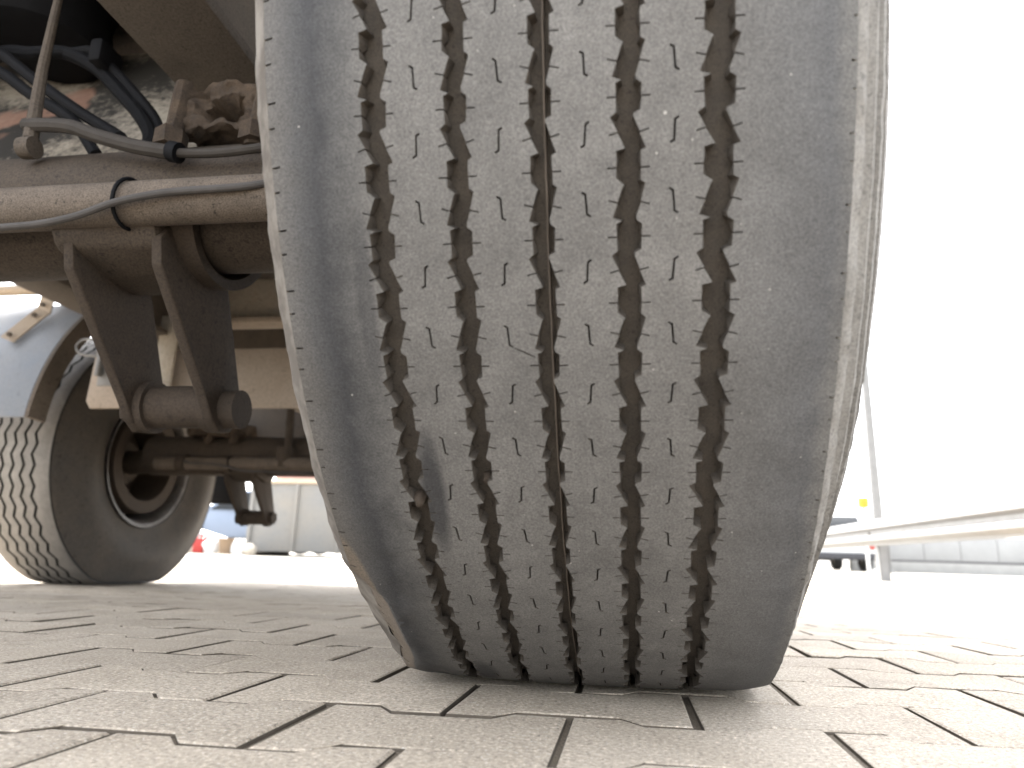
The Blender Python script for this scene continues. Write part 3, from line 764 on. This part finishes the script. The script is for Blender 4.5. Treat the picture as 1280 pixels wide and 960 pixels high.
b = MB(); b.lathe([(1.38, .09), (1.40, .11), (1.56, .12), (1.60, .11), (1.605, 0)], 'z', (0, 0, 0), 16); b.lathe([(1.38, .09), (1.38, 0)], 'z', (0, 0, 0), 16); b.build("cap", M['yellow'], mp_)
# low wall
lw = empty("yard_wall", (7, 20, .04)); tag(lw, "long low pale panelled wall with dark rail along its foot", "wall")
for i in range(14):
    b = MB(); b.box((i*.9-1+.006, 0, .33), ((i+1)*.9-1-.006, .12, .95), .008); b.build("wall_panel", M['panel'], lw, 30)
b = MB(); b.box((-1.05, -.02, .27), (11.7, .13, .325), .005); b.build("wall_rail", M['plastic'], lw, 30)
b = MB(); b.box((-1.05, -.06, -.2), (11.7, .15, .265), .01); b.build("wall_kerb", M['concrete'], lw, 30)

def car(name, label, loc, rot, paint, group=None):
    """small hatchback, nose along -y before rotation"""
    e = empty(name, loc); e.rotation_euler = (0, 0, rot); tag(e, label, "car", group)
    prof = [(-2.05, .32), (-2.08, .55), (-1.95, .74), (-1.10, .92), (-.35, 1.42), (.3, 1.50), (1.35, 1.44), (1.95, .98), (2.02, .60), (1.98, .32)]
    b = MB(); b.prism([p for p in prof], 'x', -.84, .84, .05)
    for v in b.bm.verts:
        if v.co.z > .95: v.co.x *= 1-.22*(v.co.z-.95)/.55
    b.build("body", paint, e, 40)
    for sgn in (1, -1):
        b = MB()
        for q in ([(-.95, .96), (-.33, 1.36), (.18, 1.42), (.18, .98)], [(.24, .98), (.24, 1.42), (1.25, 1.36), (1.6, 1.02)]):
            b.prism(q, 'x', sgn*.80, sgn*.853)
        for v in b.bm.verts:
            if v.co.z > .95: v.co.x *= 1-.22*(v.co.z-.95)/.55
        b.build("side_window", M['glass'], e, 30)
    b = MB(); b.box((-.62, -.02, 0), (.62, .0, .52), .004, Matrix.Translation((0, -1.03, .97)) @ Matrix.Rotation(-.98, 4, 'X')); b.build("windscreen", M['glass'], e, 30)
    b = MB(); b.box((-.58, 0, 0), (.58, .02, .48), .004, Matrix.Translation((0, 1.93, 1.02)) @ Matrix.Rotation(.92, 4, 'X')); b.build("rear_window", M['glass'], e, 30)
    b = MB(); b.box((-.86, -2.13, .26), (.86, -1.9, .50), .04); b.build("front_bumper", M['plastic'], e, 30)
    b = MB(); b.box((-.86, 1.9, .26), (.86, 2.08, .42), .04); b.build("rear_bumper", M['plastic'], e, 30)
    for sgn in (1, -1):
        b = MB(); b.box((sgn*.70-.13, 1.93, .52), (sgn*.70+.13, 2.06, .80), .02); b.build("tail_light", M['red'], e, 30)
        b = MB(); b.box((sgn*.66-.16, -2.10, .58), (sgn*.66+.16, -1.95, .72), .02); b.build("headlight", M['silver'], e, 30)
        for y in (-1.3, 1.25):
            b = MB(); b.lathe([(-.10, .18), (-.10, .29), (-.08, .315), (.08, .315), (.10, .29), (.10, .18)], 'x', (sgn*.78, y, .315), 28); wv = b.build("wheel", M['rubber'], e, 30)
            b = MB(); b.lathe([(-.085, .19), (-.06, .19), (-.05, 0)], 'x', (sgn*.78, y, .315), 20); b.lathe([(.085, .19), (.06, .19), (.05, 0)], 'x', (sgn*.78, y, .315), 20); b.build("hub_cap", M['silver'], wv, 30)
    return e
car("parked_car", "white parked car with red tail lights beyond the crash barrier", (5.15, 20, .04), math.pi, M['white'])
car("parked_car", "pale blue parked car beside the grey steel container", (-8.75, 15.6, .03), R_(-82), M['carblue'])
ct = empty("container", (-6.1, 13.4, .02)); tag(ct, "grey steel skip container with rusty top rim", "container")
b = MB(); b.box((-1.45, -.6, .06), (1.45, .9, 1.40), .01); b.build("container_body", M['greysteel'], ct, 30)
b = MB(); b.box((-1.49, -.64, 1.403), (1.49, .94, 1.47), .01); b.build("rim", M['tan'], ct, 30)
for x in (-1.40, -.45, .5, 1.40):
    b = MB(); b.box((x-.04, -.65, .05), (x+.04, -.603, 1.40), .006); b.build("stiffener", M['greysteel'], ct, 30)
for x in (-1.3, 1.3):
    b = MB(); b.box((x-.1, -.55, -.05), (x+.1, .85, .058)); b.build("skid", M['rust'], ct, 30)
b = MB(); b.box((-.75, -.3, 0), (.95, .3, .42), .05); b.box((-.72, -.31, .10), (.2, .31, .26), .01, mi=1); o = b.build("plastic_crate", [M['palepaint'], M['pinkred']], None, 30, (-6.6, 13.6, 1.495)); tag(o, "long pale and faded red crate lying on the steel container", "crate")
# scrap lying left of the container
def at_ground(b, name, mat, x, y, z, label, cat, g="scrap lying in front of the pale blue car"):
    o = b.build(name, mat, None, 35, (x, y, gz(y)+z)); tag(o, label, cat, g); return o
b = MB(); b.tube([(-.75, 0, .45), (.35, .05, .16)], .085, 16); at_ground(b, "plastic_pipe", M['white'], -7.75, 12.2, .0, "thick white pipe leaning on the scrap in front of the blue car", "pipe")
b = MB(); b.box((-.11, -.09, 0), (.11, .09, .30), .03); b.box((-.03, -.02, .30), (.03, .02, .36), .01); at_ground(b, "canister", M['red'], -8.10, 12.1, 0, "small red canister standing beside the white pipe", "canister")
for i, (x, s, m_, lb) in enumerate(((-7.85, .16, 'white', "white plastic sack slumped under the leaning pipe"), (-7.30, .15, 'white', "white plastic sack next to the orange bucket"), (-7.08, .13, 'palepaint', "small cream sack closest to the steel container"))):
    b = MB(); bmesh.ops.create_icosphere(b.bm, subdivisions=3, radius=s)
    for v in b.bm.verts: v.co *= 1+.35*noise.noise(v.co*9+Vector((i*7, 0, 0))); v.co.z = max(-s*.7, v.co.z)
    at_ground(b, "sack", M[m_], x, 12.1, s*.7, lb, "sack")
b = MB(); b.lathe([(0, 0), (0, .11), (.28, .15), (.30, .16), (.28, .14), (.02, .10), (.02, 0)], 'z', (0, 0, 0), 20); at_ground(b, "bucket", M['orange'], -7.50, 12.0, .0, "orange bucket standing among the white sacks", "bucket")
b = MB(); b.box((-.22, -.16, 0), (.22, .16, .30), .02); at_ground(b, "box", M['palepaint'], -8.35, 12.3, .0, "pale box standing left of the red canister", "box")
